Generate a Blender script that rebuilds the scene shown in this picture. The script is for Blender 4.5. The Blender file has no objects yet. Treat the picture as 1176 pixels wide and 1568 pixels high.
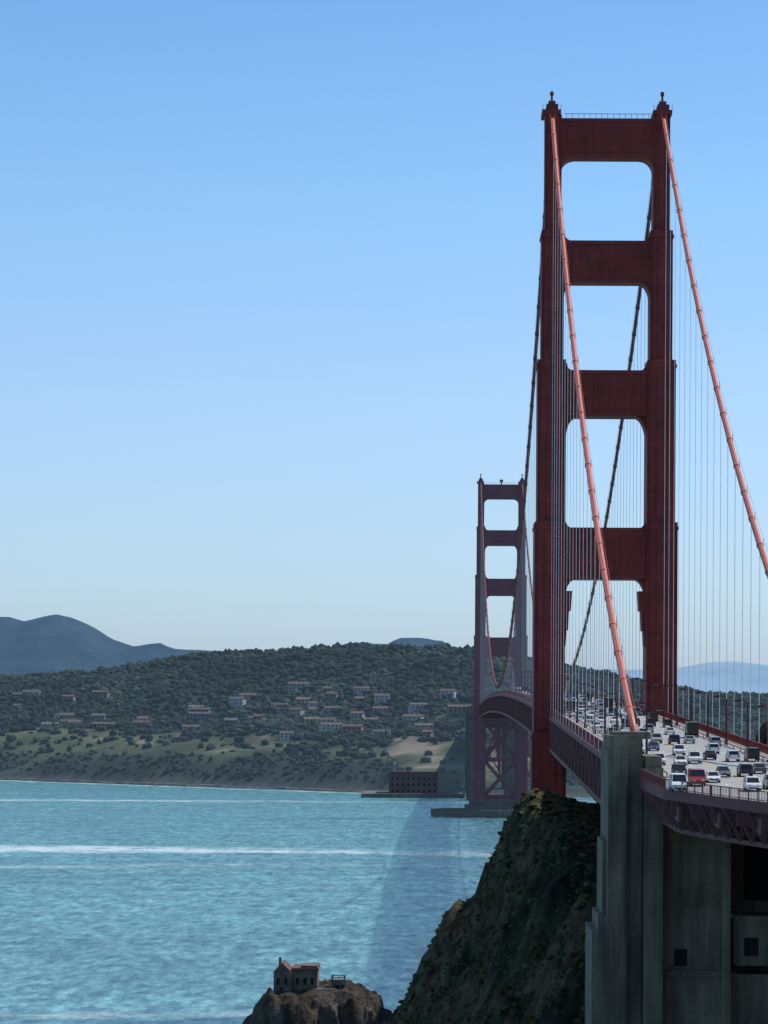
import bpy, bmesh, math, random
import numpy as np
from mathutils import Vector, Matrix
random.seed(7); rng=np.random.default_rng(7)
D=bpy.data
scene=bpy.context.scene
C=42.3; T1=766.; T2=2046.; P1=423.; P2=2389.

# ------------------------------------------------------------------ helpers
class MB:
    def __init__(s): s.v=[];s.f=[];s.m=[]
    def add(s,vs,fs,mi=0):
        o=len(s.v); s.v.extend(vs)
        for f in fs: s.f.append(tuple(i+o for i in f)); s.m.append(mi)
    def box(s,x0,x1,y0,y1,z0,z1,mi=0):
        s.add([(x0,y0,z0),(x1,y0,z0),(x1,y1,z0),(x0,y1,z0),(x0,y0,z1),(x1,y0,z1),(x1,y1,z1),(x0,y1,z1)],
              [(0,3,2,1),(4,5,6,7),(0,1,5,4),(1,2,6,5),(2,3,7,6),(3,0,4,7)],mi)
    def beam(s,p,q,w,h,mi=0):
        p=Vector(p);q=Vector(q);d=(q-p)
        if d.length<1e-6: return
        d.normalize()
        up=Vector((0,0,1)) if abs(d.z)<0.95 else Vector((0,1,0))
        a=d.cross(up).normalized();b=a.cross(d).normalized()
        vs=[]
        for c in (p,q):
            for sx,sy in ((-1,-1),(1,-1),(1,1),(-1,1)):
                vs.append(tuple(c+a*(sx*w/2)+b*(sy*h/2)))
        s.add(vs,[(3,2,1,0),(4,5,6,7),(0,1,5,4),(1,2,6,5),(2,3,7,6),(3,0,4,7)],mi)
    def prism_z(s,poly,z0,z1,mi=0,poly2=None):
        n=len(poly);p2=poly2 or poly
        vs=[(x,y,z0) for x,y in poly]+[(x,y,z1) for x,y in p2]
        fs=[tuple(range(n-1,-1,-1)),tuple(range(n,2*n))]+[(i,(i+1)%n,n+(i+1)%n,n+i) for i in range(n)]
        s.add(vs,fs,mi)
    def prism_y(s,poly,y0,y1,mi=0):
        n=len(poly)
        vs=[(x,y0,z) for x,z in poly]+[(x,y1,z) for x,z in poly]
        fs=[tuple(range(n)),tuple(range(2*n-1,n-1,-1))]+[(i,n+i,n+(i+1)%n,(i+1)%n) for i in range(n)]
        s.add(vs,fs,mi)
    def prism_x(s,poly,x0,x1,mi=0):
        n=len(poly)
        vs=[(x0,y,z) for y,z in poly]+[(x1,y,z) for y,z in poly]
        fs=[tuple(range(n-1,-1,-1)),tuple(range(n,2*n))]+[(i,(i+1)%n,n+(i+1)%n,n+i) for i in range(n)]
        s.add(vs,fs,mi)
    def tube(s,pts,r,n=8,mi=0,rs=None):
        vs=[];fs=[];N=len(pts);P=[Vector(p) for p in pts]
        for i,p in enumerate(P):
            d=(P[min(i+1,N-1)]-P[max(i-1,0)]).normalized()
            up=Vector((1,0,0)) if abs(d.x)<0.9 else Vector((0,0,1))
            a=d.cross(up).normalized();b=a.cross(d).normalized()
            rr=rs[i] if rs else r
            for k in range(n):
                t=2*math.pi*k/n
                vs.append(tuple(p+a*(rr*math.cos(t))+b*(rr*math.sin(t))))
        for i in range(N-1):
            for k in range(n):
                fs.append((i*n+k,i*n+(k+1)%n,(i+1)*n+(k+1)%n,(i+1)*n+k))
        fs.append(tuple(range(n)));fs.append(tuple(range(N*n-1,(N-1)*n-1,-1)))
        s.add(vs,fs,mi)
    def mesh(s,name,mats,smooth=False):
        me=D.meshes.new(name);me.from_pydata(s.v,[],s.f)
        for m in mats: me.materials.append(m)
        me.polygons.foreach_set('material_index',s.m)
        if smooth: me.polygons.foreach_set('use_smooth',[True]*len(s.f))
        bm=bmesh.new();bm.from_mesh(me);bmesh.ops.recalc_face_normals(bm,faces=bm.faces);bm.to_mesh(me);bm.free()
        me.update();return me
    def obj(s,name,mats,parent=None,smooth=False):
        return mkobj(name,s.mesh(name,mats,smooth),parent)
def mkobj(name,me,parent=None):
    o=D.objects.new(name,me);scene.collection.objects.link(o)
    if parent: o.parent=parent
    return o
def empty(name):
    o=D.objects.new(name,None);scene.collection.objects.link(o);return o

def npmesh(name,V,F,mats,col=None,smooth=False):
    F=np.asarray(F,dtype=np.int32);k=F.shape[1]
    me=D.meshes.new(name)
    me.vertices.add(len(V));me.vertices.foreach_set('co',np.asarray(V,dtype=np.float32).ravel())
    me.loops.add(F.size);me.loops.foreach_set('vertex_index',F.ravel())
    me.polygons.add(len(F));me.polygons.foreach_set('loop_start',np.arange(0,F.size,k,dtype=np.int32))
    me.polygons.foreach_set('loop_total',np.full(len(F),k,dtype=np.int32))
    me.polygons.foreach_set('use_smooth',np.full(len(F),smooth))
    for m in mats: me.materials.append(m)
    me.update(calc_edges=True)
    if col is not None:
        a=me.color_attributes.new('Col','FLOAT_COLOR','POINT')
        c=np.ones((len(V),4),dtype=np.float32);c[:,:3]=col
        a.data.foreach_set('color',c.ravel())
    return me

_lat=rng.random((256,256))
def vnoise(x,y):
    xi=np.floor(x).astype(int);yi=np.floor(y).astype(int);fx=x-xi;fy=y-yi
    fx=fx*fx*(3-2*fx);fy=fy*fy*(3-2*fy)
    g=lambda a,b:_lat[a&255,b&255]
    return (g(xi,yi)*(1-fx)+g(xi+1,yi)*fx)*(1-fy)+(g(xi,yi+1)*(1-fx)+g(xi+1,yi+1)*fx)*fy
def fbm(x,y,o=5):
    s=0;a=.5;t=0
    for i in range(o):
        s=s+a*vnoise(x*2**i+17.3*i,y*2**i+5.1*i);t+=a;a*=.52
    return s/t*2-1

# ------------------------------------------------------------------ materials
def base(name,rough=.7,spec=.3):
    m=D.materials.new(name);m.use_nodes=True
    nt=m.node_tree;b=nt.nodes['Principled BSDF']
    b.inputs['Roughness'].default_value=rough
    b.inputs['Specular IOR Level'].default_value=spec
    return m,nt,b
def nd(nt,t,**k):
    n=nt.nodes.new(t)
    for a,v in k.items():
        if a in n.inputs.keys(): n.inputs[a].default_value=v
        else: setattr(n,a,v)
    return n
def mapping(nt,scale=(1,1,1)):
    tc=nt.nodes.new('ShaderNodeTexCoord');mp=nt.nodes.new('ShaderNodeMapping')
    mp.inputs['Scale'].default_value=scale
    nt.links.new(tc.outputs['Object'],mp.inputs['Vector']);return mp
def ramp(nt,fac,stops):
    r=nt.nodes.new('ShaderNodeValToRGB')
    while len(r.color_ramp.elements)<len(stops): r.color_ramp.elements.new(.5)
    for e,(p,c) in zip(r.color_ramp.elements,stops):
        e.position=p;e.color=(*c,1) if len(c)==3 else c
    nt.links.new(fac,r.inputs['Fac']);return r
def mix(nt,fac,a,b,mode='MIX'):
    m=nt.nodes.new('ShaderNodeMix');m.data_type='RGBA';m.blend_type=mode
    for s,v in ((0,fac),(6,a),(7,b)):
        if isinstance(v,(int,float)): m.inputs[s].default_value=v
        elif isinstance(v,tuple): m.inputs[s].default_value=(*v,1)
        else: nt.links.new(v,m.inputs[s])
    return m.outputs[2]
def simple(name,c,rough=.6,spec=.3,metal=0,var=.15,scale=.6,emit=None):
    m,nt,b=base(name,rough,spec)
    b.inputs['Metallic'].default_value=metal
    mp=mapping(nt);n=nd(nt,'ShaderNodeTexNoise',Scale=scale,Detail=5.)
    nt.links.new(mp.outputs[0],n.inputs['Vector'])
    r=ramp(nt,n.outputs['Fac'],[(.3,tuple(x*(1-var) for x in c)),(.7,tuple(min(1,x*(1+var)) for x in c))])
    nt.links.new(r.outputs[0],b.inputs['Base Color'])
    if emit: b.inputs['Emission Color'].default_value=(*emit,1);b.inputs['Emission Strength'].default_value=1
    return m
def plated(name,c1,c2,mortar,bw,bh,stain=.5,rough=.6,emit=None,bump=.2,msize=.03):
    m,nt,b=base(name,rough,.25)
    tc=nt.nodes.new('ShaderNodeTexCoord');sp=nt.nodes.new('ShaderNodeSeparateXYZ')
    nt.links.new(tc.outputs['Object'],sp.inputs[0])
    ad=nd(nt,'ShaderNodeMath',operation='ADD');nt.links.new(sp.outputs[0],ad.inputs[0]);nt.links.new(sp.outputs[1],ad.inputs[1])
    cb=nt.nodes.new('ShaderNodeCombineXYZ');nt.links.new(ad.outputs[0],cb.inputs[0]);nt.links.new(sp.outputs[2],cb.inputs[1])
    br=nt.nodes.new('ShaderNodeTexBrick')
    br.inputs['Scale'].default_value=1;br.inputs['Brick Width'].default_value=bw;br.inputs['Row Height'].default_value=bh
    br.inputs['Mortar Size'].default_value=msize;br.inputs['Mortar Smooth'].default_value=.4
    br.inputs['Color1'].default_value=(*c1,1);br.inputs['Color2'].default_value=(*c2,1);br.inputs['Mortar'].default_value=(*mortar,1)
    nt.links.new(cb.outputs[0],br.inputs['Vector'])
    mp=mapping(nt,(.9,.9,.07));n=nd(nt,'ShaderNodeTexNoise',Scale=.8,Detail=7.,Roughness=.65);nt.links.new(mp.outputs[0],n.inputs['Vector'])
    r=ramp(nt,n.outputs['Fac'],[(.35,(1-stain,)*3),(.62,(1.0,)*3)])
    o=mix(nt,1.,br.outputs['Color'],r.outputs[0],'MULTIPLY')
    mp2=mapping(nt);n2=nd(nt,'ShaderNodeTexNoise',Scale=.18,Detail=8.,Roughness=.65);nt.links.new(mp2.outputs[0],n2.inputs['Vector'])
    r2=ramp(nt,n2.outputs['Fac'],[(.3,(.66,)*3),(.7,(1.22,)*3)])
    o=mix(nt,1.,o,r2.outputs[0],'MULTIPLY')
    nt.links.new(o,b.inputs['Base Color'])
    bp=nd(nt,'ShaderNodeBump',Strength=bump,Distance=.1);nt.links.new(n.outputs['Fac'],bp.inputs['Height']);nt.links.new(bp.outputs[0],b.inputs['Normal'])
    if emit: b.inputs['Emission Color'].default_value=(*emit,1);b.inputs['Emission Strength'].default_value=1
    return m
steel=plated('orange_steel',(.285,.05,.040),(.26,.046,.038),(.17,.03,.026),3.2,1.6,.22)
steel_shaded=plated('orange_steel_shaded',(.17,.036,.034),(.155,.034,.032),(.1,.025,.024),3.2,1.6,.22,emit=(.004,.006,.010))  # darker copy of the steel: truss shade and slight haze put into the colour
steel_far=plated('orange_steel_hazy',(.17,.05,.055),(.155,.046,.05),(.1,.035,.04),3.2,1.6,.15,emit=(.013,.015,.026))  # distance haze mixed into the steel colour, with a faint blue glow
cablem=simple('cable_paint_lit',(.52,.15,.10),.5,.35,var=.1,scale=.8)  # paler cable copy: sunlit look put into the colour
cablem2=simple('cable_paint_shaded',(.16,.04,.04),.6,.3,var=.1,scale=.8)  # darker cable copy: shaded underside put into the colour
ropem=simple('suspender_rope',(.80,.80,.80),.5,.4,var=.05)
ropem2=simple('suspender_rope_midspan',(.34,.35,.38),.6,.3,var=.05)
concrete=plated('board_concrete',(.235,.210,.155),(.222,.198,.147),(.165,.148,.11),9.0,3.05,.5,.9,bump=.5,msize=.05)
concrete_far=plated('hazy_concrete',(.16,.15,.13),(.15,.14,.125),(.12,.12,.11),4,2,.3,.9,emit=(.008,.011,.016))  # blue glow adds distance haze to the concrete colour
brick=plated('fort_brick',(.12,.075,.068),(.105,.068,.06),(.09,.07,.065),3,1.2,.35,.9,emit=(.012,.016,.025))  # faint emission on the brick stands in for haze
dark=simple('dark_opening',(.012,.013,.016),.8)
road=simple('road_surface',(.32,.32,.315),.9,.2,var=.18,scale=.25)
walk=simple('sidewalk_concrete',(.30,.29,.27),.9,.2,var=.12,scale=.4)
linem=simple('lane_paint',(.78,.77,.7),.7,.2,var=.08)
ylinem=simple('yellow_paint',(.7,.5,.08),.7,.2,var=.08)

def colmat(name,scale,amp=.5,rough=.95,emit=None,bump=0.,streak=(1,1,1)):
    m,nt,b=base(name,rough,.1)
    at=nt.nodes.new('ShaderNodeAttribute');at.attribute_name='Col'
    mp=mapping(nt,streak);n=nd(nt,'ShaderNodeTexNoise',Scale=scale,Detail=8.,Roughness=.7);nt.links.new(mp.outputs[0],n.inputs['Vector'])
    r=ramp(nt,n.outputs['Fac'],[(.32,(1-amp,)*3),(.68,(1+amp,)*3)])
    o=mix(nt,1.,at.outputs['Color'],r.outputs[0],'MULTIPLY');nt.links.new(o,b.inputs['Base Color'])
    if bump:
        bp=nd(nt,'ShaderNodeBump',Strength=1.,Distance=bump);nt.links.new(n.outputs['Fac'],bp.inputs['Height']);nt.links.new(bp.outputs[0],b.inputs['Normal'])
    if emit: b.inputs['Emission Color'].default_value=(*emit,1);b.inputs['Emission Strength'].default_value=1
    return m
haze_land=(.020,.034,.050)  # airlight for far land and trees, baked in as emission
landm=colmat('presidio_land',.02,.45,emit=haze_land)
treem=colmat('distant_foliage',.15,.5,emit=haze_land)
cliffm=colmat('cliff_ground',.5,.8,bump=1.4,streak=(1,1,.7))
bushm=colmat('bush_foliage',1.5,.6)
rockm=colmat('sea_rock',.5,.6,bump=.8)
hill2=colmat('hazy_hill',.012,.35,emit=(.030,.072,.130))  # blue emission paints airlight over the hill
hill3=colmat('far_ridge',.004,.1,emit=(.17,.30,.46))  # strong blue emission, airlight painted onto the ridge

# ------------------------------------------------------------------ bridge
def dz(y):
    if y<T1: return 74.6-(T1-y)*.0224
    if y<=T2:
        t=(y-T1)/(T2-T1);return 74.6+1.4*t+4*6.3*t*(1-t)
    return 76-(y-T2)*.0175
bridge=empty('suspension_bridge')

secs=[(197.6,227,11.65,15.9,8.5),(164.6,197.6,10.95,16.65,10.5),(123.4,164.6,10.3,17.5,12.5),(70,123.4,10.3,18.1,14.5),(12,70,9.9,18.6,16.5)]
struts=[(216.2,226.2,3.2),(184.5,195,2.6),(150.4,162,3.0),(109,122,3.2)]
def inner_at(z):
    for z0,z1,i,o,d in secs:
        if z0<=z<z1: return i
    return 11
def tower(yt,mat,cmat,name,beacon=False):
    b=MB()
    for s in (-1,1):
        for k,(z0,z1,i,o,dp) in enumerate(secs):
            cx=C+s*(i+o)/2;w=(o-i)/2;h=dp/2;n=.75
            def plan(w,h,n):
                return [(cx-w+n,yt-h),(cx+w-n,yt-h),(cx+w-n,yt-h+n),(cx+w,yt-h+n),(cx+w,yt+h-n),(cx+w-n,yt+h-n),
                        (cx+w-n,yt+h),(cx-w+n,yt+h),(cx-w+n,yt+h-n),(cx-w,yt+h-n),(cx-w,yt-h+n),(cx-w+n,yt-h+n)]
            b.prism_z(plan(w,h,n),z0,z1-(.02 if k else 0))
            if k: b.prism_z(plan(w+.25,h+.25,n),z1-1.9,z1-1.1)
            b.prism_z(plan(w-.35,h+.28,w*.55),z0+1,z1-2.5)
        cx=C+s*14.1
        b.box(cx-2.6,cx+2.2,yt-4.6,yt+4.6,227,228.1)
        b.box(cx-1.5,cx+1.5,yt-4,yt+4,228.1,229.6)
        b.box(cx-.9,cx+.9,yt-2,yt+2,229.6,230.8)
        b.tube([(cx,yt,230.8),(cx,yt,232.4),(cx,yt,232.5),(cx,yt,233.5)],.4,8,rs=[.35,.25,.5,.45])
        for dx in(-2.4,2.2):
            b.beam((cx+dx,yt-4,228),(cx+dx,yt-4,229.4),.12,.12)
    def haunch(s,zc,xi,a,h,up):
        pts=[(C+s*(xi+.3),zc+up*.3),(C+s*(xi-a),zc+up*.3)]
        for j in range(9):
            t=j/8*math.pi/2
            x=xi-a*(1-math.sin(t)); z=zc-up*h*(1-math.cos(t))
            pts.append((C+s*x,z))
        pts.append((C+s*(xi+.3),zc-up*h))
        b.prism_y(pts,yt-3.4,yt+3.4)
    for k,(z0,z1,_) in enumerate(struts):
        dp=secs[k][4]*.42
        xi=11.9
        b.box(C-xi,C+xi,yt-dp+.6,yt+dp-.6,z0,z1)
        b.box(C-xi,C+xi,yt-dp+.3,yt+dp-.3,z1-.9,z1-.1)
        b.box(C-xi,C+xi,yt-dp+.3,yt+dp-.3,z0+.1,z0+.8)
        for j in range(15):
            x=C-9.8+j*1.4
            b.box(x-.22,x+.22,yt-dp+.38,yt-dp+.7,z0+1.0,z1-1.1)
        ia=inner_at(z0-3); 
        if k<3:
            for s in(-1,1): haunch(s,z0,ia,[3.2,2.6,3.0][k],[3.4,4.5,6.5][k],1)
        else:
            for s in(-1,1):
                haunch(s,z0,ia,2.9,5.5,1)
                b.prism_y([(C+s*(ia+.3),z0-3),(C+s*(ia-1.9),z0-3),(C+s*(ia-1.6),z0-8),(C+s*(ia-1.1),z0-8.05),(C+s*(ia-.9),z0-13),(C+s*(ia-.5),z0-13.1),(C+s*(ia-.3),z0-17),(C+s*(ia+.3),z0-17.5)],yt-3.3,yt+3.3)
        for s in(-1,1): 
            iu=inner_at(z1+.5)
            if k: haunch(s,z1,iu,2.0,2.4,-1)
    b.beam((C-11,yt-3,227.3),(C+11,yt-3,227.3),.12,.12)
    for j in range(15): b.beam((C-10.5+j*1.5,yt-3,226.2),(C-10.5+j*1.5,yt-3,227.3),.1,.1)
    if beacon:
        b.tube([(C,yt,226),(C,yt,228),(C,yt,228.1),(C,yt,229.6),(C,yt,229.8)],1,8,rs=[.5,.5,1.2,1.2,.3])
    for z0,z1 in((14,38),(40,64)):
        for y in(yt-4,yt+4):
            b.beam((C-10.5,y,z0),(C+10.5,y,z1),1.5,2.3);b.beam((C-10.5,y+.1,z1),(C+10.5,y+.1,z0),1.5,2.3)
    for z in(13.5,39,65): b.box(C-10.6,C+10.6,yt-5.5,yt+5.5,z-1.3,z+1.3)
    b.obj(name,[mat],bridge)
    p=MB()
    p.box(C-24,C+24,yt-12,yt+12,-3,8);p.box(C-21,C+21,yt-10,yt+10,8,12.2)
    p.obj(name+'_pier',[cmat],bridge)
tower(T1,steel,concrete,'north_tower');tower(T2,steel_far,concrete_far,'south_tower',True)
b=MB();n=48;a0,b0,a1,b1=47,28,43,24
vs=[];fs=[]
for i in range(n):
    t=2*math.pi*i/n
    for a,bb,z in((a0,b0,-3),(a0,b0,5),(a1,b1,5),(a1,b1,-3)): vs.append((C+a*math.cos(t),T2+bb*math.sin(t),z))
for i in range(n):
    j=(i+1)%n
    for k in range(3): fs.append((i*4+k,j*4+k,j*4+k+1,i*4+k+1))
b.add(vs,fs);b.obj('south_fender',[concrete_far],bridge)

def cable_z(y):
    if y<T1:
        t=(y-P1-6)/(T1-P1-6);return 72.6+(228.6-72.6)*t-4*15.5*t*(1-t)
    if y<=T2:
        t=(y-T1)/(T2-T1);return 228.6-4*143.5*t*(1-t)
    t=(P2-y)/(P2-T2);return 74+(228.6-74)*t-4*15.5*t*(1-t)
for s,nm in((-1,'east'),(1,'west')):
    X=C+s*14.1
    ysA=[P1+6+i*(T1-P1-6)/24 for i in range(25)]
    ysB=[T1+i*(T2-T1)/84 for i in range(0,85)]+[T2+i*(P2-T2)/23 for i in range(1,24)]
    for ys,mt,tag in((ysA,cablem,'side_span'),(ysB,cablem2,'main_span')):
        b=MB()
        pts=[(X,y,cable_z(y)) for y in ys]
        b.tube(pts,.52,10)
        for i in range(1,len(pts)-1):
            p=Vector(pts[i]);d=(Vector(pts[i+1])-Vector(pts[i-1])).normalized()
            b.tube([p-d*.5,p+d*.5],.64,10)
            for sx in(-.55,.55):
                b.beam(p+Vector((sx,0,.3)),p+Vector((sx,0,1.45)),.07,.07)
        for sx in(-.55,.55): b.tube([(x+sx,y,z+1.4) for x,y,z in pts],.03,4)
        b.obj('main_cable_'+nm+'_'+tag,[mt],bridge,True)
    for spans,mt,tag,rad in((((P1,T1),),ropem,'side_span',.032),(((T1,T2),(T2,P2)),ropem2,'main_span',.034)):
        b=MB()
        for y0,y1 in spans:
            nn=int(round((y1-y0)/15.24))
            for i in range(1,nn):
                y=y0+(y1-y0)*i/nn
                if cable_z(y)-dz(y)>1.5 and y>P1+14:
                    for o in(-.3,.3):
                        b.tube([(X,y+o,dz(y)-.5),(X,y+o,cable_z(y))],rad,4)
        b.obj('suspenders_'+nm+'_'+tag,[mt],bridge)

def ribbon(b,x0,x1,ya,yb,off,mi,step=8,thick=0):
    n=max(1,int((yb-ya)/step));vs=[];fs=[]
    for i in range(n+1):
        y=ya+(yb-ya)*i/n;z=dz(y)+off
        if thick: vs+= [(x0,y,z),(x1,y,z),(x1,y,z-thick),(x0,y,z-thick)]
        else: vs+=[(x0,y,z),(x1,y,z)]
    k=4 if thick else 2
    for i in range(n):
        for j in range(4 if thick else 1):
            j2=(j+1)%k
            fs.append((i*k+j,i*k+j2,(i+1)*k+j2,(i+1)*k+j))
    if thick: fs+=[(0,1,2,3),(n*k+3,n*k+2,n*k+1,n*k)]
    b.add(vs,fs,mi)
YE=2800
b=MB();ribbon(b,C-10,C+10,P1,YE,0,0,8,.5);b.obj('roadway',[road],bridge)
b=MB()
for s in(-1,1):
    xs=sorted((C+s*10,C+s*13.3));ribbon(b,xs[0],xs[1],P1,YE,.2,0,8,.6)
b.obj('sidewalks',[walk],bridge)
b=MB()
for k in range(1,6):
    x=C-9.6+k*3.2
    y={1:405,2:395,3:382,4:372,5:366}[k]
    while y<1500:
        if k==3: 
            ribbon(b,x-.22,x-.08,y,y+12,.018,1,12);ribbon(b,x+.08,x+.22,y,y+12,.018,1,12);y+=12
        else:
            ribbon(b,x-.09,x+.09,y,y+3.2,.018,0,4);y+=9.6
for s in(-1,1): ribbon(b,C+s*9.75-.08,C+s*9.75+.08,410,1500,.018,0,12)
b.obj('lane_markings',[linem,ylinem],bridge)

def truss(b,ya,yb,panel=7.62,mi=0):
    n=int(round((yb-ya)/panel))
    for s in(-1,1):
        X=C+s*14.1
        for i in range(n):
            y0=ya+(yb-ya)*i/n;y1=ya+(yb-ya)*(i+1)/n
            t0=dz(y0)-.55;t1=dz(y1)-.55;d=7.9
            b.beam((X,y0,t0),(X,y1,t1),.7,.95,mi)
            b.beam((X,y0,t0-d),(X,y1,t1-d),.7,.9,mi)
            b.beam((X,y0,t0-.4),(X,y0,t0-d+.4),.45,.45,mi)
            if i%2: b.beam((X,y0,t0-.3),(X,y1,t1-d+.3),.5,.5,mi)
            else: b.beam((X,y0,t0-d+.3),(X,y1,t1-.3),.5,.5,mi)
    for i in range(n+1):
        y0=ya+(yb-ya)*i/n;z=dz(y0)
        b.box(C-13.8,C+13.8,y0-.3,y0+.3,z-2.3,z-.62,mi)
        b.box(C-13.8,C+13.8,y0-.25,y0+.25,z-8.7,z-8.1,mi)
        if i<n:
            y1=ya+(yb-ya)*(i+1)/n
            sgn=1 if i%2 else -1
            b.beam((C-sgn*13.5,y0,z-8.4),(C+sgn*13.5,y1,dz(y1)-8.4),.5,.5,mi)
b=MB();truss(b,P1+8,T1);b.obj('stiffening_truss_side_span',[steel_shaded],bridge)
b=MB();truss(b,T1,T2,10.2);b.obj('stiffening_truss_main_span',[steel_shaded],bridge)
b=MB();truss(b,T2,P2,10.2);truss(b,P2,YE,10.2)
def az(y): t=(y-P2)/(100.);return 22+4*(dz(y)-12-22)*t*(1-t)
for s in(-1,1):
    for i in range(12):
        y0=P2+i*100/12;y1=P2+(i+1)*100/12
        b.beam((C+s*12,y0,az(y0)),(C+s*12,y1,az(y1)),1.2,2.4);b.beam((C+s*12,y0,az(y0)),(C+s*12,y0,dz(y0)-8),.8,.8)
for y in(2540,2590,2640,2690,2740):
    for s in(-1,1): b.beam((C+s*10,y,5),(C+s*10,y,dz(y)-8),1.6,1.6)
    b.beam((C-10,y,20),(C+10,y,50),.8,.8);b.beam((C+10,y,20),(C-10,y,50),.8,.8)
b.obj('south_approach_steel',[steel_far],bridge)
b=MB()
for y in(P2+6,P2+106):
    for s in(-1,1):
        b.box(C+s*15-4.5,C+s*15+4.5,y-6,y+6,-2,dz(y)+5);b.box(C+s*15-3.2,C+s*15+3.2,y-6.7,y+6.7,-2,dz(y)+3.4)
b.obj('south_pylons',[concrete_far],bridge)

b=MB()
def rail(b,P,near=True,picket=.6):
    for i in range(len(P)-1):
        p=Vector(P[i]);q=Vector(P[i+1])
        for h,w in((1.35,.16),(.25,.12)): b.beam(p+Vector((0,0,h)),q+Vector((0,0,h)),w,w*.8)
        L=(q-p).length;n=max(1,int(L/picket))
        for j in range(n):
            c=p.lerp(q,j/n)
            w=.16 if j%6==0 else .06
            b.beam(c,c+Vector((0,0,1.4 if j%6==0 else 1.3)),w,w)
for s in(-1,1):
    X=C+s*13.5
    rail(b,[(X,P1+10+i*12,dz(P1+10+i*12)+.2) for i in range(28)],picket=.45)
    rail(b,[(X,T1+i*20,dz(T1+i*20)+.2) for i in range(65)],picket=2.4)
    X=C+s*10
    for y0,y1,st in((P1,T1,12),(T1,1500,20)):
        n=int((y1-y0)/st)
        for i in range(n):
            a=y0+i*st;c=y0+(i+1)*st
            b.beam((X,a,dz(a)+.75),(X,c,dz(c)+.75),.12,.16);b.beam((X,a,dz(a)+.2),(X,a,dz(a)+.75),.14,.14)
b.obj('railings',[steel],bridge)

# ------------------------------------------------------------------ north pylon (concrete)
b=MB()
for s in(-1,1):
    def bx(a0,a1,y0,y1,z0,z1,mi=0):
        xs=sorted((C+s*a0,C+s*a1));b.box(xs[0],xs[1],y0,y1,z0,z1,mi)
    bx(13.4,17.9,424.2,441,20,72.4)
    bx(10.8,13.38,424.6,440,20,69.6)
    bx(15.5,18.3,423,442,20,70.9); bx(15.8,18.0,422.7,442.3,20,66)
    bx(15.3,18.0,423.3,441.6,70.9,72.9)
    bx(10.5,13.2,423.1,440.6,20,68.4); bx(10.7,13.0,423.5,440,68.4,70.0)
    bx(12.2,17.2,425,440,72.4,73.4)
    bx(17.5,20.4,424,443,20,45.2);bx(18.3,19.5,425,441,45.2,47.5)
    bx(18.3,18.9,426,440,47.5,58)
b.box(C-10.5,C-.7,426,429,20,61.6)
b.box(C-10.5,C-.9,425.6,426,38.7,39.6)
b.box(C-10.5,C-.9,425.7,426,61.0,61.9)
b.box(C-1.9,C-.7,425.2,427,20,57)
b.box(C-.7,C+10.5,434,437,20,61.6)
b.box(C-.7,C+10.5,428,434,20,38.9)
b.box(C+.4,C+8,427,434,40.2,46.6);b.box(C+.1,C+8.4,426.7,434,46.6,47.3)
for zz in(44.5,50.5,56): b.box(C-10.5,C-2,425.85,426,zz,zz+.25)
b.box(C-8.7,C-6.7,425.4,426.2,39.9,40.2);
b.obj('north_pylon_concrete',[concrete],bridge)
b=MB();b.box(C-8.6,C-6.8,425.93,426.05,40.25,42.6);b.box(C+1.4,C+3.4,426.96,427.02,41.6,44.2);b.box(C+4.8,C+6.6,426.96,427.02,41.6,44.2)
b.box(C+2,C+7,433.9,434.02,49,57)
b.obj('north_pylon_openings',[dark],bridge)

app=[(C-13.7,423.),(C-13.2,405),(C-12.6,392),(C-8,376),(C-1,356),(C+14,325),(C+40,290),(C+120,240),(C+120,300),(C+60,360),(C+25,405),(C+14,423)]
vs=[(x,y,dz(y)) for x,y in app]+[(x,y,dz(y)-1.) for x,y in app];n=len(app)
b=MB();b.add(vs,[tuple(range(n)),tuple(range(2*n-1,n-1,-1))]+[(i,(i+1)%n,n+(i+1)%n,n+i) for i in range(n)])
b.obj('north_approach_roadway',[road],bridge)
b=MB();E=app[:8]
rail(b,[(x,y,dz(y)) for x,y in E],picket=.45)
for i in range(7):
    p=Vector((*E[i],dz(E[i][1])));q=Vector((*E[i+1],dz(E[i+1][1])))
    L=(q-p).length;nn=max(1,int(L/3.4))
    b.beam(p+Vector((0,0,-.6)),q+Vector((0,0,-.6)),.5,1.35)
    for j in range(nn):
        a=p.lerp(q,j/nn);c=p.lerp(q,(j+1)/nn)
        dpt=5.6
        off=Vector((2.6,3.2,0))
        b.beam(a-Vector((0,0,1.1)),a+off-Vector((0,0,dpt)),.35,.45)
        b.beam(a+off-Vector((0,0,dpt)),c+off-Vector((0,0,dpt)),.5,.6)
        b.beam(a+off-Vector((0,0,dpt)),a+off-Vector((0,0,1)),.35,.35)
for y in range(300,424,7):
    xl=np.interp(y,[290,325,356,376,392,423],[C+40,C+14,C-1,C-8,C-12.6,C-13.7])+.4
    b.box(xl,C+45,y-.25,y+.25,dz(y)-3.4,dz(y)-1.02)
for k in range(10):
    x=C-11+k*4; y0=np.interp(x,[C-12.6,C-8,C-1,C+14,C+40],[392,376,356,325,290])+1
    b.beam((x,y0,dz(y0)-3.),(x,423,dz(423)-3.),.4,1.9)
b.obj('north_approach_steel',[steel_shaded],bridge)
b=MB()
for x,y in((C+9,392),(C+24,385),(C+22,345),(C+44,320)):
    b.box(x-1.4,x+1.4,y-1.4,y+1.4,15,dz(y)-3)
b.obj('north_approach_columns',[concrete],bridge)

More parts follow.
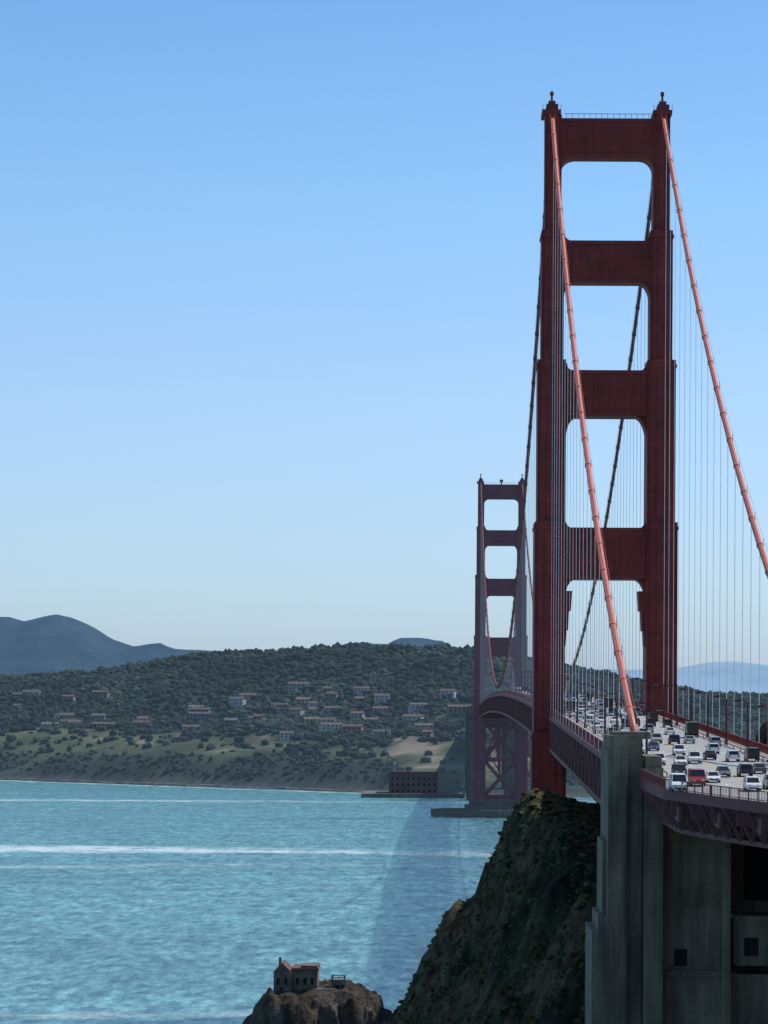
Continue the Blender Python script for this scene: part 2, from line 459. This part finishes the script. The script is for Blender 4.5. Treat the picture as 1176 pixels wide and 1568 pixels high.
# ------------------------------------------------------------------ street lamps
b=MB()
b.tube([(0,0,0),(0,0,.8),(0,0,.85),(0,0,8.2)],.2,8,rs=[.34,.30,.20,.14])
b.tube([(0,0,8.2),(.25,0,8.75),(.9,0,9.05),(1.7,0,9.0)],.1,6)
b.prism_x([(-.28,8.98),(.28,8.98),(.2,8.6),(-.2,8.6)],1.3,2.3)
b.box(1.4,2.2,-.16,.16,8.52,8.6,1)
lampme=b.mesh('street_lamp',[simple('lamp_post_paint',(.08,.03,.028),.6),simple('lamp_glass',(.5,.5,.45),.3)])
for i in range(22):
    for s in(-1,1):
        y=399+i*38+(0 if s>0 else 19)
        if y<425 and s<0: continue
        if abs(y-T1)<10: y+=12
        o=mkobj('street_lamp',lampme);o.location=(C+s*10.6,y,dz(y)+(.2 if y>P1 else 0))
        if s>0:o.rotation_euler[2]=math.pi
o=mkobj('street_lamp',lampme);o.location=(C+4.4,404,dz(404))

# ------------------------------------------------------------------ vehicles
glass=simple('car_glass',(.02,.025,.03),.1,.6,var=.1);tyre=simple('tyre_rubber',(.02,.02,.02),.9)
hl=simple('headlamp',(.6,.6,.58),.2,.6);tl=simple('tail_lamp',(.30,.02,.02),.3,.5)
paints=[simple('paint_'+n,c,.3,.5,var=.04) for n,c in(('white',(.72,.72,.72)),('silver',(.36,.37,.39)),('grey',(.11,.12,.13)),('black',(.02,.02,.022)),('blue',(.03,.06,.14)),('red',(.26,.025,.03)))]
def carmesh(kind,paint):
    b=MB()
    def cabin(y0,y1,t0,t1,z0,z1,w0=.82,w1=.64):
        vs=[(-w0,y0,z0),(w0,y0,z0),(w0,y1,z0),(-w0,y1,z0),(-w1,t0,z1),(w1,t0,z1),(w1,t1,z1),(-w1,t1,z1)]
        b.add(vs,[(0,1,5,4),(1,2,6,5),(2,3,7,6),(3,0,4,7),(4,5,6,7)],1)
        b.prism_z([(-w1-.02,t0-.05),(w1+.02,t0-.05),(w1+.02,t1+.05),(-w1-.02,t1+.05)],z1-.02,z1+.05,0)
        for i in range(4): b.beam(vs[i],vs[i+4],.09,.09,0)
        for s in(0,1):
            a=(np.array(vs[1 if s else 0])+np.array(vs[2 if s else 3]))/2;c=(np.array(vs[5 if s else 4])+np.array(vs[6 if s else 7]))/2
            b.beam(a,c,.08,.1,0)
    hw=.9;L=2.3;wy=1.42;wr=.33
    if kind=='sedan':
        b.prism_x([(-2.3,.32),(-2.32,.62),(-2.1,.76),(-1.05,.92),(1.75,.96),(2.28,.9),(2.3,.35)],-hw,hw);cabin(-1.1,1.75,-.4,1.05,.9,1.42)
    elif kind=='suv':
        L=2.4;b.prism_x([(-2.35,.4),(-2.38,.85),(-2.2,1.0),(-1.2,1.12),(2.35,1.15),(2.4,.45)],-.95,.95);cabin(-1.25,2.33,-.6,2.05,1.1,1.74,.9,.74);wr=.38;hw=.95
    elif kind=='van':
        L=2.7;hw=1.0;b.prism_x([(-2.65,.4),(-2.7,.9),(-2.3,1.2),(-1.7,1.3),(2.7,1.3),(2.7,.45)],-hw,hw);cabin(-1.75,2.69,-1.1,2.6,1.28,2.15,.97,.86);b.box(-.99,.99,-.1,2.68,1.3,2.12,0);wr=.38;wy=1.7
    elif kind=='pickup':
        L=2.8;hw=.98;b.prism_x([(-2.75,.45),(-2.8,.9),(-2.6,1.08),(-1.4,1.15),(.5,1.18),(.5,.5)],-hw,hw);cabin(-1.5,.45,-.85,.35,1.14,1.82,.9,.76)
        b.box(-hw,hw,.5,2.8,.5,.75);b.box(-hw,-hw+.12,.5,2.8,.75,1.2);b.box(hw-.12,hw,.5,2.8,.75,1.2);b.box(-hw+.12,hw-.12,2.68,2.8,.75,1.2);wr=.4;wy=1.8
    elif kind=='bus':
        L=5.6;hw=1.27;b.prism_x([(-5.5,.4),(-5.6,1.2),(-5.45,3.0),(-5.2,3.15),(5.5,3.15),(5.6,2.9),(5.6,.45)],-hw,hw)
        b.box(-1.15,1.15,-5.64,-5.4,1.25,2.7,1)
        for i in range(7):
            for s in(-1,1): b.box(s*1.28-.02,s*1.28+.02,-4.9+i*1.45,-3.7+i*1.45,1.5,2.55,1)
        wr=.5;wy=3.6
    elif kind=='truck':
        L=3.6;hw=1.1;b.prism_x([(-3.55,.5),(-3.6,1.3),(-3.2,2.3),(-1.9,2.35),(-1.9,.5)],-hw+.1,hw-.1)
        b.box(-.9,.9,-3.5,-3.28,1.4,2.1,1);b.box(-hw-.03,hw+.03,-1.75,3.6,.85,3.1,0);b.box(-hw+.2,hw-.2,-1.9,3.5,.5,.85,2);wr=.45;wy=2.4
    for s in(-1,1):
        for yy in(-wy,wy):
            n=14;vs=[];xo=s*(hw-.02)
            for xx in(xo-s*.22,xo+s*.04):
                for k in range(n): vs.append((xx,yy+wr*math.cos(2*math.pi*k/n),wr+wr*math.sin(2*math.pi*k/n)))
            b.add(vs,[tuple(range(n)),tuple(range(2*n-1,n-1,-1))]+[(k,(k+1)%n,n+(k+1)%n,n+k) for k in range(n)],2)
            b.prism_x([(yy+wr*.55*math.cos(k),wr+wr*.55*math.sin(k)) for k in np.arange(0,6.28,.785)],xo-.02+s*.05,xo+.02+s*.05,3)
        zz=.62 if kind=='sedan' else .85
        b.box(s*(hw-.42)-.18,s*(hw-.42)+.18,-L-.05,-L+.12,zz-.08,zz+.08,3)
        b.box(s*(hw-.2)-.14,s*(hw-.2)+.14,L-.08,L+.04,zz,zz+.2,4)
    b.box(-hw+.3,hw-.3,-L-.06,-L+.1,.36,.52,2)
    if kind in('sedan','suv'): 
        for s in(-1,1): b.box(s*hw-.06,s*hw+.14*s if s>0 else s*hw+.06,-.95,-.8,.98,1.12,0)
    return b.mesh(kind,[paint,glass,tyre,hl,tl])
cache={}
names={'sedan':'car','suv':'car','van':'van','pickup':'pickup_truck','bus':'bus','truck':'box_truck'}
def put(kind,pi,x,y,rev):
    k=(kind,pi)
    if k not in cache: cache[k]=carmesh(kind,paints[pi])
    o=mkobj(names[kind],cache[k])
    o.location=(x,y,dz(y)+.02)
    sl=math.atan((dz(y+3)-dz(y-3))/6)
    o.rotation_euler=(sl if not rev else -sl,0,math.pi if rev else 0)
rr=random.Random(11)
put('van',0,C-11.2,388,False)
put('van',5,C-7.6,402,False)
for li in range(6):
    x=C-8+li*3.2;y={0:420,1:400,2:388,3:384,4:392,5:400}[li]+rr.random()*14
    while y<1400:
        kind=rr.choices(['sedan','suv','van','pickup','truck','bus'],[50,36,6,6,1,1])[0]
        if y<500 and kind in('bus','truck'): kind='suv'
        pi=rr.choices(range(6),[32,24,18,19,5,2])[0]
        put(kind,pi,x+rr.uniform(-.3,.3),y,li>2)
        y+=rr.uniform(18,62)+(6 if kind=='bus' else 0)+(8 if li>2 else 0)

# ------------------------------------------------------------------ water
m,nt,bs=base('strait_water',.34,.3)
tc=nt.nodes.new('ShaderNodeTexCoord');sp=nt.nodes.new('ShaderNodeSeparateXYZ');nt.links.new(tc.outputs['Object'],sp.inputs[0])
def noise(scale,sc,detail=6.,rough=.6,dist=0.):
    mp=mapping(nt,sc);n=nd(nt,'ShaderNodeTexNoise',Scale=scale,Detail=detail,Roughness=rough,Distortion=dist);nt.links.new(mp.outputs[0],n.inputs['Vector']);return n.outputs['Fac']
def mth(op,a,b_=None,c=None):
    n=nt.nodes.new('ShaderNodeMath');n.operation=op
    for i,v in enumerate((a,b_,c)):
        if v is None: continue
        if isinstance(v,(int,float)): n.inputs[i].default_value=v
        else: nt.links.new(v,n.inputs[i])
    return n.outputs[0]
big=noise(.006,(.5,1,1));mid=noise(.05,(.4,.7,1),8.,.7);fine=noise(.30,(1,.28,1),5.,.7);chop=noise(.11,(1,.35,1),6.,.75)
colr=ramp(nt,big,[(.3,(.080,.205,.225)),(.55,(.096,.245,.262)),(.75,(.11,.28,.29))])
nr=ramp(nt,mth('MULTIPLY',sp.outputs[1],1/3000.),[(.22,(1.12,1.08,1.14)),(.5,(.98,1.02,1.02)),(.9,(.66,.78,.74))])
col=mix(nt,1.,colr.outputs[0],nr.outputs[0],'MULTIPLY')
mr=ramp(nt,mid,[(.35,(.72,.75,.78)),(.5,(.98,.98,.98)),(.66,(1.25,1.2,1.16))])
col=mix(nt,1.,col,mr.outputs[0],'MULTIPLY')
cr=ramp(nt,chop,[(.36,(.5,.57,.64)),(.5,(1,1,1)),(.64,(1.5,1.4,1.33))])
col=mix(nt,1.,col,cr.outputs[0],'MULTIPLY')
fr=ramp(nt,fine,[(.36,(.46,.53,.62)),(.5,(1,1,1)),(.64,(1.6,1.48,1.4))])
col=mix(nt,1.,col,fr.outputs[0],'MULTIPLY')
bridge_shade=mth('MULTIPLY',mth('ADD',sp.outputs[0],mth('MULTIPLY',mth('SUBTRACT',mid,.5),14)),.05)
lr=ramp(nt,mth('ADD',bridge_shade,1.05),[(.0,(1,1,1)),(.35,(.84,.80,.92))])  # bridge shadow deepened: darker tone painted into the water on the bridge side
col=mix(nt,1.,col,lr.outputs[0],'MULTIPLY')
wig=mth('ADD',mth('MULTIPLY',mth('SUBTRACT',big,.5),70.),mth('MULTIPLY',mth('SUBTRACT',mid,.5),45.))
def band(y0,half,slope=0.):
    yy=mth('ADD',sp.outputs[1],wig);yy=mth('ADD',yy,mth('MULTIPLY',sp.outputs[0],slope))
    return mth('MAXIMUM',mth('SUBTRACT',1.,mth('DIVIDE',mth('ABSOLUTE',mth('SUBTRACT',yy,y0)),half)),0.)
bd=mth('ADD',mth('MULTIPLY',band(1548,38,.12),1.5),mth('MULTIPLY',band(2330,30),.6))
bd=mth('ADD',bd,mth('MULTIPLY',band(738,14),.6))
bd=mth('ADD',bd,mth('MULTIPLY',band(1430,22,-.2),.35))
xfade=ramp(nt,mth('MULTIPLY',mth('ADD',sp.outputs[0],600.),1/600.),[(.3,(1,1,1)),(.62,(1,1,1)),(1.0,(.25,.25,.25))])
st=noise(.10,(.55,.5,1),9.,.8)
fm=mth('MULTIPLY',mth('MULTIPLY',bd,xfade.outputs[0]),mth('MULTIPLY',mth('SUBTRACT',st,.41),9.))
yy2=mth('ADD',mth('ADD',sp.outputs[1],mth('MULTIPLY',sp.outputs[0],.99)),mth('MULTIPLY',mth('SUBTRACT',mid,.5),60.))
surf=mth('MAXIMUM',mth('SUBTRACT',1.,mth('DIVIDE',mth('ABSOLUTE',mth('SUBTRACT',yy2,2485)),26)),0.)
fm=mth('ADD',fm,mth('MULTIPLY',surf,mth('MULTIPLY',mth('SUBTRACT',st,.44),6.)))
fm=mth('MINIMUM',mth('MAXIMUM',fm,0.),.8)
wc=ramp(nt,noise(.16,(.6,.6,1),5.,.75),[(.71,(0,0,0)),(.77,(.5,.5,.5))])
fm=mth('MAXIMUM',fm,wc.outputs[0])
col=mix(nt,fm,col,(.66,.72,.73))
# half the water colour is emitted, stands in for scattered light, softens cast shadows
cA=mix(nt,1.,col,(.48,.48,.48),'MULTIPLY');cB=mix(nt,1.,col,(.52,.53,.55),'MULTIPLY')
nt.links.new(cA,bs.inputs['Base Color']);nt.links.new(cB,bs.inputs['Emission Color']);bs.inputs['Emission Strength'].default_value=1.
bp=nd(nt,'ShaderNodeBump',Strength=.9,Distance=1.4)
nt.links.new(mth('ADD',mth('MULTIPLY',chop,1.5),mth('MULTIPLY',fine,.7)),bp.inputs['Height']);nt.links.new(bp.outputs[0],bs.inputs['Normal'])
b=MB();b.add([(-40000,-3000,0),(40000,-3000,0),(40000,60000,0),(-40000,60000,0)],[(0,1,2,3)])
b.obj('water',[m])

# ------------------------------------------------------------------ terrain
def grid(xs,ys,hf,cf,name,mat,smooth=True,obj=True):
    X,Y=np.meshgrid(xs,ys);Z=hf(X,Y)
    V=np.stack([X.ravel(),Y.ravel(),Z.ravel()],1)
    ny,nx=X.shape;i=np.arange(nx-1)[None,:]+nx*np.arange(ny-1)[:,None];i=i.ravel()
    F=np.stack([i,i+1,i+nx+1,i+nx],1)
    return mkobj(name,npmesh(name,V,F,[mat],cf(X,Y,Z).reshape(-1,3),smooth))
def hN(X,Y):
    n1=fbm(X*.035+3,Y*.035);n2=fbm(X*.12,Y*.12+9);n3=fbm(X*.4+5,Y*.4,3)
    gully=1-np.abs(fbm(X*.02+Y*.035,Y*.012+4,3))*2
    X0=np.interp(Y,[0,200,400,480,560,600,640,680,720,760],[-60,-40,-10,-4,-13,-17,-16,-10,15,60])
    t=X-X0+n1*5+n2*3.4-gully*1.5+n3*.9
    s=np.interp(t,[-30,-4,0,4,10,16,22.5,28.4,34,46,76,86,130,250],[-8,-3,0,7,16,25,35.5,49.5,60,57,59,76,108,130])
    cap=np.interp(Y,[0,100,200,350,430,480,540,590,630,680,725,760],[1.03,.9,.72,.46,.38,.56,.86,1,.96,.6,.05,-.1])
    z=np.where(s<0,s,s*cap)-np.clip((Y-715)/20,0,1)*4
    z=np.where(z>2,z+n2*2.2*np.clip(z/20,0,1)+n1*1.5*np.clip(z/30,0,1)+n3*.7*np.clip(z/10,0,1),z)
    z=np.where(Y<430,np.minimum(z,73-.118*Y),z)
    z=np.where((np.abs(X-C)<17),np.minimum(z,np.interp(Y,[0,430,590,700],[60,30,59.5,59])+n2*1.5+n3*.5),z)
    return np.where(t<-3,np.minimum(z,-3),z)
def cN(X,Y,Z):
    a=fbm(X*.06,Y*.06+40)[...,None];b_=fbm(X*.25+7,Y*.25)[...,None]
    g=np.array([.052,.058,.028]);br=np.array([.11,.080,.050]);dk=np.array([.022,.027,.018])
    k=np.clip((a+.5*b_)*5+.2,0,1);c=g*(1-k)+br*k
    k=np.clip((-a-.5*b_-.12)*5,0,1);c=c*(1-k)+dk*k
    hi=np.clip((X-56)/8,0,1)[...,None]
    c=c*(1-hi)+np.array([.10,.075,.05])*hi*(1+.5*b_)
    w=np.clip((4-Z)/4,0,1)[...,None];return c*(1-w)+np.array([.045,.04,.033])*w
grid(np.arange(-90,230,1.1),np.arange(-30,764,1.4),hN,cN,'coastal_cliff_terrain',cliffm)

def ico(sub):
    bm=bmesh.new();bmesh.ops.create_icosphere(bm,subdivisions=sub,radius=1)
    V=np.array([v.co[:] for v in bm.verts]);F=np.array([[v.index for v in f.verts] for f in bm.faces]);bm.free();return V,F
def lumps(name,cen,rad,cols,mat,sub=2,sq=.8,jit=.35):
    V0,F0=ico(sub);N=len(cen);k=len(V0)
    jr=1+jit*(rng.random((N,k,1))*2-1)
    ang=rng.random(N)*6.28;ca,sa=np.cos(ang),np.sin(ang)
    V=V0[None]*jr;V=V*rng.uniform(.75,1.3,(N,1,3))
    x=V[...,0]*ca[:,None]-V[...,1]*sa[:,None];y=V[...,0]*sa[:,None]+V[...,1]*ca[:,None]
    V=np.stack([x,y,V[...,2]*sq],2)*rad[:,None,None]+cen[:,None,:]
    F=(F0[None]+(np.arange(N)*k)[:,None,None]).reshape(-1,3)
    c=cols[:,None,:]*(0.75+.5*rng.random((N,k,1)))
    return mkobj(name,npmesh(name,V.reshape(-1,3),F,[mat],c.reshape(-1,3)))
N=17000
x=rng.uniform(-30,62,N);y=rng.uniform(435,705,N)
z=hN(x,y);den=fbm(x*.06+11,y*.06)
k=(z>9)&(den+rng.random(N)*.5>.0)&~((np.abs(x-C)<19)&(y<445))
x,y,z=x[k],y[k],z[k];r=.22+.75*rng.random(len(x))**2.2
colr_=np.array([.042,.054,.024])[None]*rng.uniform(.45,1.6,(len(x),1))+np.array([.030,.014,0])*rng.random((len(x),1))**2
lumps('hillside_bushes',np.stack([x,y,z+r*.1],1),r,colr_,bushm,1,.65,.4)

# far shore
SX=[-3000,-1400,-800,-429,-250,-120,-45,-20,60,130,400,900,1600,3000]
SY=[4600,3900,3250,2940,2760,2640,2559,2470,2440,2470,2750,3300,4000,5200]
def Ys(X): return np.interp(X,SX,SY)
RX=[-2500,-900,-600,-420,-300,-100,50,190,340,500,1200,3000]
RZ=[90,105,112,126,138,143,136,112,90,88,80,70]
def hF(X,Y):
    t=Y-Ys(X)+fbm(X*.012,Y*.012,4)*30
    R=np.interp(X,RX,RZ)
    k=R/140.
    z=np.interp(t,[-60,-5,5,30,60,200,330,500,800,1150,1500,2600,4500],[-20,-3,3,12,22,37,50,60,98,140,125,55,30])
    z=np.where(t>150,z*(k+(1-k)*np.clip(1-(t-150)/900,0,1)),z)
    n=fbm(X*.004,Y*.004+3,5);n2=fbm(X*.02,Y*.02,4)
    z=z+np.clip(t/400,0,1)*(n*16+n2*5)+np.clip(t/60,0,1)*n2*3
    near=np.clip((140-np.abs(X-C))/60,0,1)
    z=np.where((Y>2440)&(Y<3000),z*(1-near)+np.minimum(z,np.interp(Y,[2440,2520,2700,2800,3000],[3,8,35,60,70]))*near,z)
    return z
def lc(X,Y):
    t=Y-Ys(X);n=fbm(X*.009+3,Y*.006,4);n2=fbm(X*.03,Y*.02+8,4)
    meadow=np.exp(-((t-175)/110)**2)*1.15+n*1.0+n2*.6-.5
    meadow=np.where(t>480,n+n2*.4-.55,meadow)
    path=np.exp(-((t-150-60*np.sin(X*.012))/7)**2)+np.exp(-((t-270-35*np.sin(X*.017+1))/8)**2)
    sand=n2-.5+np.exp(-((X+35)/90)**2)*np.exp(-((t-230)/150)**2)*.65+path*.55*(X>-500)
    return t,meadow,sand
def cF(X,Y,Z):
    t,me,sa=lc(X,Y)
    f=np.array([.022,.032,.027]);g=np.array([.058,.070,.038]);s_=np.array([.16,.135,.105]);rk=np.array([.085,.08,.07])
    m1=np.clip(me*2,0,1)[...,None];c=f*(1-m1)+g*m1
    m2=np.clip(sa*4,0,1)[...,None]*(t<600)[...,None]*(t>40)[...,None];c=c*(1-m2)+s_*m2
    m3=np.clip((5-Z)/4,0,1)[...,None];return c*(1-m3)+rk*m3
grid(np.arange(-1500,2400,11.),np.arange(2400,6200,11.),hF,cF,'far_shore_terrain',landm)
N=60000
y=rng.uniform(2450,4600,N);x=y*rng.uniform(-.17,.14,N)
t,me,sa=lc(x,y);z=hF(x,y)
k=(z>8)&(t>10)&((me<.12)|(rng.random(N)<.10))&((sa<.1)|(rng.random(N)<.12)|(t>600))
k&=~((np.abs(x-C)<22)&(y<2830))
k&=(rng.random(N)<np.where(t<1250,1.,.3))
x,y,z,t=x[k][:26000],y[k][:26000],z[k][:26000],t[k][:26000]
r=rng.uniform(1.8,5.6,len(x))*np.where(t<110,.5,1.)
tone=1+.55*fbm(x*.008,y*.006+70,4)[:,None]*1.5
cc=(np.array([.019,.029,.025])[None]*rng.uniform(.7,1.35,(len(x),1))+np.array([.025,.025,.010])*(rng.random((len(x),1))**4))*np.clip(tone,.35,1.9)
print('trees',len(x))
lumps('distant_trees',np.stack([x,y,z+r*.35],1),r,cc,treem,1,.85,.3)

def pxX(px,d): return (px-671)*d/4596.
def ridge(name,d,pts,mat,c,depth,rough,step):
    XX=[pxX(p[0],d) for p in pts];ZZ=[77.4+(1076-p[1])*d/4596. for p in pts]
    def hf(X,Y):
        R=np.interp(X,XX,ZZ);w=np.exp(-((Y-d)/depth)**2)
        n=fbm(X*.004*3000/d*2,Y*.002,5)
        return (R+n*rough)*w-8+fbm(X*.03,Y*.03,3)*rough*.35
    def cf(X,Y,Z):
        n=fbm(X*.006,Y*.006,4)[...,None];return np.array(c)*(1+.5*n)
    grid(np.arange(XX[0],XX[-1],step),np.arange(d-2*depth,d+2*depth,step*2.2),hf,cf,name,mat)
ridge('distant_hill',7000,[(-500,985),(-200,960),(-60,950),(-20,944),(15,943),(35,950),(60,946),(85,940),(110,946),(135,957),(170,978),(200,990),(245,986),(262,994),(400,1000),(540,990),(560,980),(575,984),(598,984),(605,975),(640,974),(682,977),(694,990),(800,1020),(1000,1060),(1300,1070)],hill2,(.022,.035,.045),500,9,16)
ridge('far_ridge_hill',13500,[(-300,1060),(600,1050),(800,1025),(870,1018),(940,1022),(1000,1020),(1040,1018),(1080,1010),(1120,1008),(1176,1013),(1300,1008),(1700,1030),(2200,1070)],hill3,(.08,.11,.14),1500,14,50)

b=MB();xs=list(np.arange(-900,-20,12.))
for i in range(len(xs)-1):
    p=(xs[i],float(Ys(xs[i]))-6,0);q=(xs[i+1],float(Ys(xs[i+1]))-6,0)
    hgt=1.6+rng.random()*1.2
    b.beam((p[0],p[1],hgt/2-1),(q[0],q[1],hgt/2-1),4,hgt+1)
b.obj('seawall',[simple('seawall_stone',(.24,.23,.21),.9,var=.45,scale=.12,emit=(.012,.017,.025))])  # emitted blue lift paints distance haze on the stone

haze_house=(.016,.023,.034)  # haze glow painted into house walls and roofs
wallc=[simple('house_wall_'+n,c,.9,var=.12,emit=haze_house) for n,c in(('cream',(.30,.28,.24)),('white',(.38,.38,.37)),('tan',(.20,.165,.135)),('grey',(.20,.205,.21)))]
roofc=[simple('house_roof_'+n,c,.9,var=.2,emit=haze_house) for n,c in(('red',(.15,.085,.07)),('brown',(.10,.08,.075)),('slate',(.09,.10,.11)))]
def house(name,L,W,Hh,wm,rm,loc,rot,floors=2):
    b=MB();b.box(-L/2,L/2,-W/2,W/2,-4,Hh)
    rh=W*.28
    b.add([(-L/2-.5,-W/2-.6,Hh),(L/2+.5,-W/2-.6,Hh),(L/2+.5,0,Hh+rh),(-L/2-.5,0,Hh+rh),(-L/2-.5,W/2+.6,Hh),(L/2+.5,W/2+.6,Hh)],
          [(0,1,2,3),(3,2,5,4),(0,3,4),(1,5,2),(0,4,5,1)],1)
    n=max(2,int(L/4))
    for f in range(floors):
        z=1.+f*(Hh/floors)
        for i in range(n):
            xx=-L/2+(i+.5)*L/n
            for s in(-1,1):
                b.box(xx-.6,xx+.6,s*W/2-.06,s*W/2+.06,z,z+1.3,2)
    b.box(-.7,.7,-W/2-.1,-W/2+.02,0,2.3,3);b.box(L*.25,L*.25+1,-.5,.5,Hh+rh*.3,Hh+rh+1.2,0)
    o=b.obj(name,[wm,rm,dark,roofc[1]]);o.location=loc;o.rotation_euler[2]=rot
hr=random.Random(5)
spots=[(hr.uniform(-640,60),hr.uniform(215,700)) for _ in range(60)]+[(hr.uniform(-200,-20),hr.uniform(300,640)) for _ in range(26)]
placed=[]
for X,t in spots:
    Y=float(Ys(X))+t
    if any((X-a)**2+(Y-c)**2<26**2 for a,c in placed) or abs(X/Y)>.155: continue
    placed.append((X,Y));z=float(hF(np.array(X),np.array(Y)))
    east=X>-200
    house('house',hr.uniform(8,24),hr.uniform(7,9),hr.uniform(4,7),hr.choice(wallc[:3] if east else wallc),hr.choice([roofc[0],roofc[1],roofc[1]] if east else roofc[1:]),(X,Y,z+2),hr.uniform(-.6,.6))

b=MB();x0,x1,y0,y1=-40,0,2452,2500
b.box(x0,x1,y0,y1,-2,18.6);b.box(x0-.6,x1+.6,y0-.6,y1+.6,18.6,19.4);b.box(x0,x1,y0,y0+3,19.4,21)
for r_ in range(3):
    for i in range(9):
        xx=x0+3+i*4.3;zz=4.2+r_*5
        b.box(xx-.55,xx+.55,y0-.12,y0+.1,zz,zz+1.6,1)
        b.prism_y([(xx+.55*math.cos(a),zz+1.6+.55*math.sin(a)) for a in np.linspace(0,math.pi,7)],y0-.12,y0+.1,1)
for i in range(10):
    yy=y0+4+i*4.4
    for r_ in range(3): b.box(x0-.12,x0+.1,yy-.6,yy+.6,4.2+r_*5,6.2+r_*5,1)
b.tube([(-36,2460,19),(-36,2460,26),(-36,2460,26.2),(-36,2460,28),(-36,2460,29.5)],1,8,2,rs=[1.3,1.0,1.6,1.2,.1])
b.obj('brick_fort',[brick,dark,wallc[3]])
b=MB();b.box(-62,22,2438,2452,-2,3.2);b.box(-62,-40,2452,2520,-2,3.2);b.obj('fort_seawall',[concrete_far])

# ------------------------------------------------------------------ sea rock and keeper buildings
def hR(X,Y):
    e=((X+26)/18.5)**2+((Y-694)/15)**2
    n=fbm(X*.13,Y*.13+20,5);n2=fbm(X*.45,Y*.45,3)
    z=11.8*np.tanh(2.2*np.clip(1.15-e+n*.45,-1,2))
    flat=np.exp(-(((X+32)/9)**4+((Y-692)/7)**4))
    z=z+n*2.4*(1-flat)+n2*1.8*(1-flat)
    z=z-np.clip((X+20)/10,0,1)*4.0
    return np.where(flat>.4,np.minimum(z,11.8),z)
def cR(X,Y,Z):
    n=fbm(X*.3,Y*.3,4)[...,None];c=np.array([.070,.058,.048])*(1+n);w=np.clip((2.5-Z)/2,0,1)[...,None]
    return c*(1-w)+np.array([.02,.02,.02])*w
grid(np.arange(-55,2,.5),np.arange(668,722,.6),hR,cR,'sea_rock_outcrop',rockm,False)
ruin=simple('weathered_wall',(.16,.12,.105),.95,var=.4,scale=.5);ruin2=simple('ruin_concrete',(.16,.16,.15),.95,var=.3,scale=.5)
lroof=simple('old_roof',(.14,.078,.062),.9,var=.3,scale=.7)
b=MB()
gx0,gx1=-37.4,-33.2
b.prism_y([(gx0,10),(gx1,10),(gx1,15.2),((gx0+gx1)/2,17.2),(gx0,15.2)],688,698)
b.add([(gx0-.4,687.5,15.0),((gx0+gx1)/2,687.5,17.45),((gx0+gx1)/2,698.5,17.45),(gx0-.4,698.5,15.0),(gx1+.4,687.5,15.0),(gx1+.4,698.5,15.0)],[(0,1,2,3),(1,4,5,2)],1)
b.box(-36.4,-35.8,691,692,16.4,18.6,0)
b.box(-33.2,-27.4,688.6,699,10,15.9,0);b.box(-33.2,-27.1,688.3,699.3,15.9,16.35,1);b.box(-31,-27.4,688.9,697,16.35,16.9,0)
for xx in(-36.4,-34.6,-32,-30.2,-28.6):
    yy=688 if xx<-33.2 else 688.6
    b.box(xx-.36,xx+.36,yy-.07,yy+.05,12.6,14.1,2);b.box(xx-.45,xx+.45,yy-.12,yy+.02,12.4,12.58,0)
b.box(-35.9,-35.2,687.9,688.05,10,12,2)
b.obj('keepers_house',[ruin,lroof,dark])
b=MB();b.box(-24.4,-20.8,690,694,6,13.2);b.box(-24.7,-20.5,689.7,694.3,13.2,13.6);b.box(-24.2,-23.8,690,690.4,13.6,14.6);b.box(-21.4,-21,690,690.4,13.6,14.6);b.box(-24.2,-21,690,690.3,14.5,14.7)
b.box(-28.3,-24.4,687.4,690,6,11.6);b.box(-20.8,-19.4,691,694,5,10.0)
b.box(-23.4,-22.4,689.93,690.05,10.8,12.4,1);b.box(-22.1,-21.3,689.93,690.05,10.8,12.4,1)
b.obj('fog_signal_building',[ruin2,dark])

# ------------------------------------------------------------------ light
sv=Vector((.62,.30,1.)).normalized();el=math.asin(sv.z);az_=math.atan2(sv.x,sv.y)
sd=D.lights.new('sun','SUN');sd.energy=4.2;sd.angle=math.radians(.8);sd.color=(1,.96,.9)
so=D.objects.new('sun',sd);scene.collection.objects.link(so);so.rotation_euler=sv.to_track_quat('Z','Y').to_euler()
w=D.worlds.new('World');scene.world=w;w.use_nodes=True
nt=w.node_tree;bg=nt.nodes['Background'];sk=nt.nodes.new('ShaderNodeTexSky');sk.sky_type='NISHITA';sk.sun_disc=False
sk.sun_elevation=el;sk.sun_rotation=az_;sk.air_density=1.0;sk.dust_density=.3;sk.ozone_density=3.0;sk.altitude=0
tc=nt.nodes.new('ShaderNodeTexCoord');sp=nt.nodes.new('ShaderNodeSeparateXYZ');nt.links.new(tc.outputs['Generated'],sp.inputs[0])
mm=nt.nodes.new('ShaderNodeMath');mm.operation='MULTIPLY';mm.inputs[1].default_value=2.;nt.links.new(sp.outputs[2],mm.inputs[0])
r=ramp(nt,mm.outputs[0],[(0.,(.46,.60,.98)),(.08,(.60,.72,.96)),(.2,(.72,.80,.97)),(.336,(.68,.86,1.0)),(.468,(.58,.81,.98)),(.9,(.68,.76,.80))])
mx=mix(nt,1.,sk.outputs[0],r.outputs[0],'MULTIPLY')
nt.links.new(mx,bg.inputs[0]);bg.inputs[1].default_value=.15

# ------------------------------------------------------------------ camera
cd=D.cameras.new('camera');cam=D.objects.new('camera',cd);scene.collection.objects.link(cam)
cam.location=(0,0,77.4);cam.rotation_euler=(math.radians(90),math.radians(-.3),0)
cd.sensor_fit='HORIZONTAL';cd.sensor_width=36;cd.lens=36*4596/1176;cd.shift_x=-83/1176;cd.shift_y=292/1176
cd.clip_start=1;cd.clip_end=90000
scene.camera=cam
scene.view_settings.view_transform='Standard';scene.view_settings.look='None';scene.view_settings.exposure=0
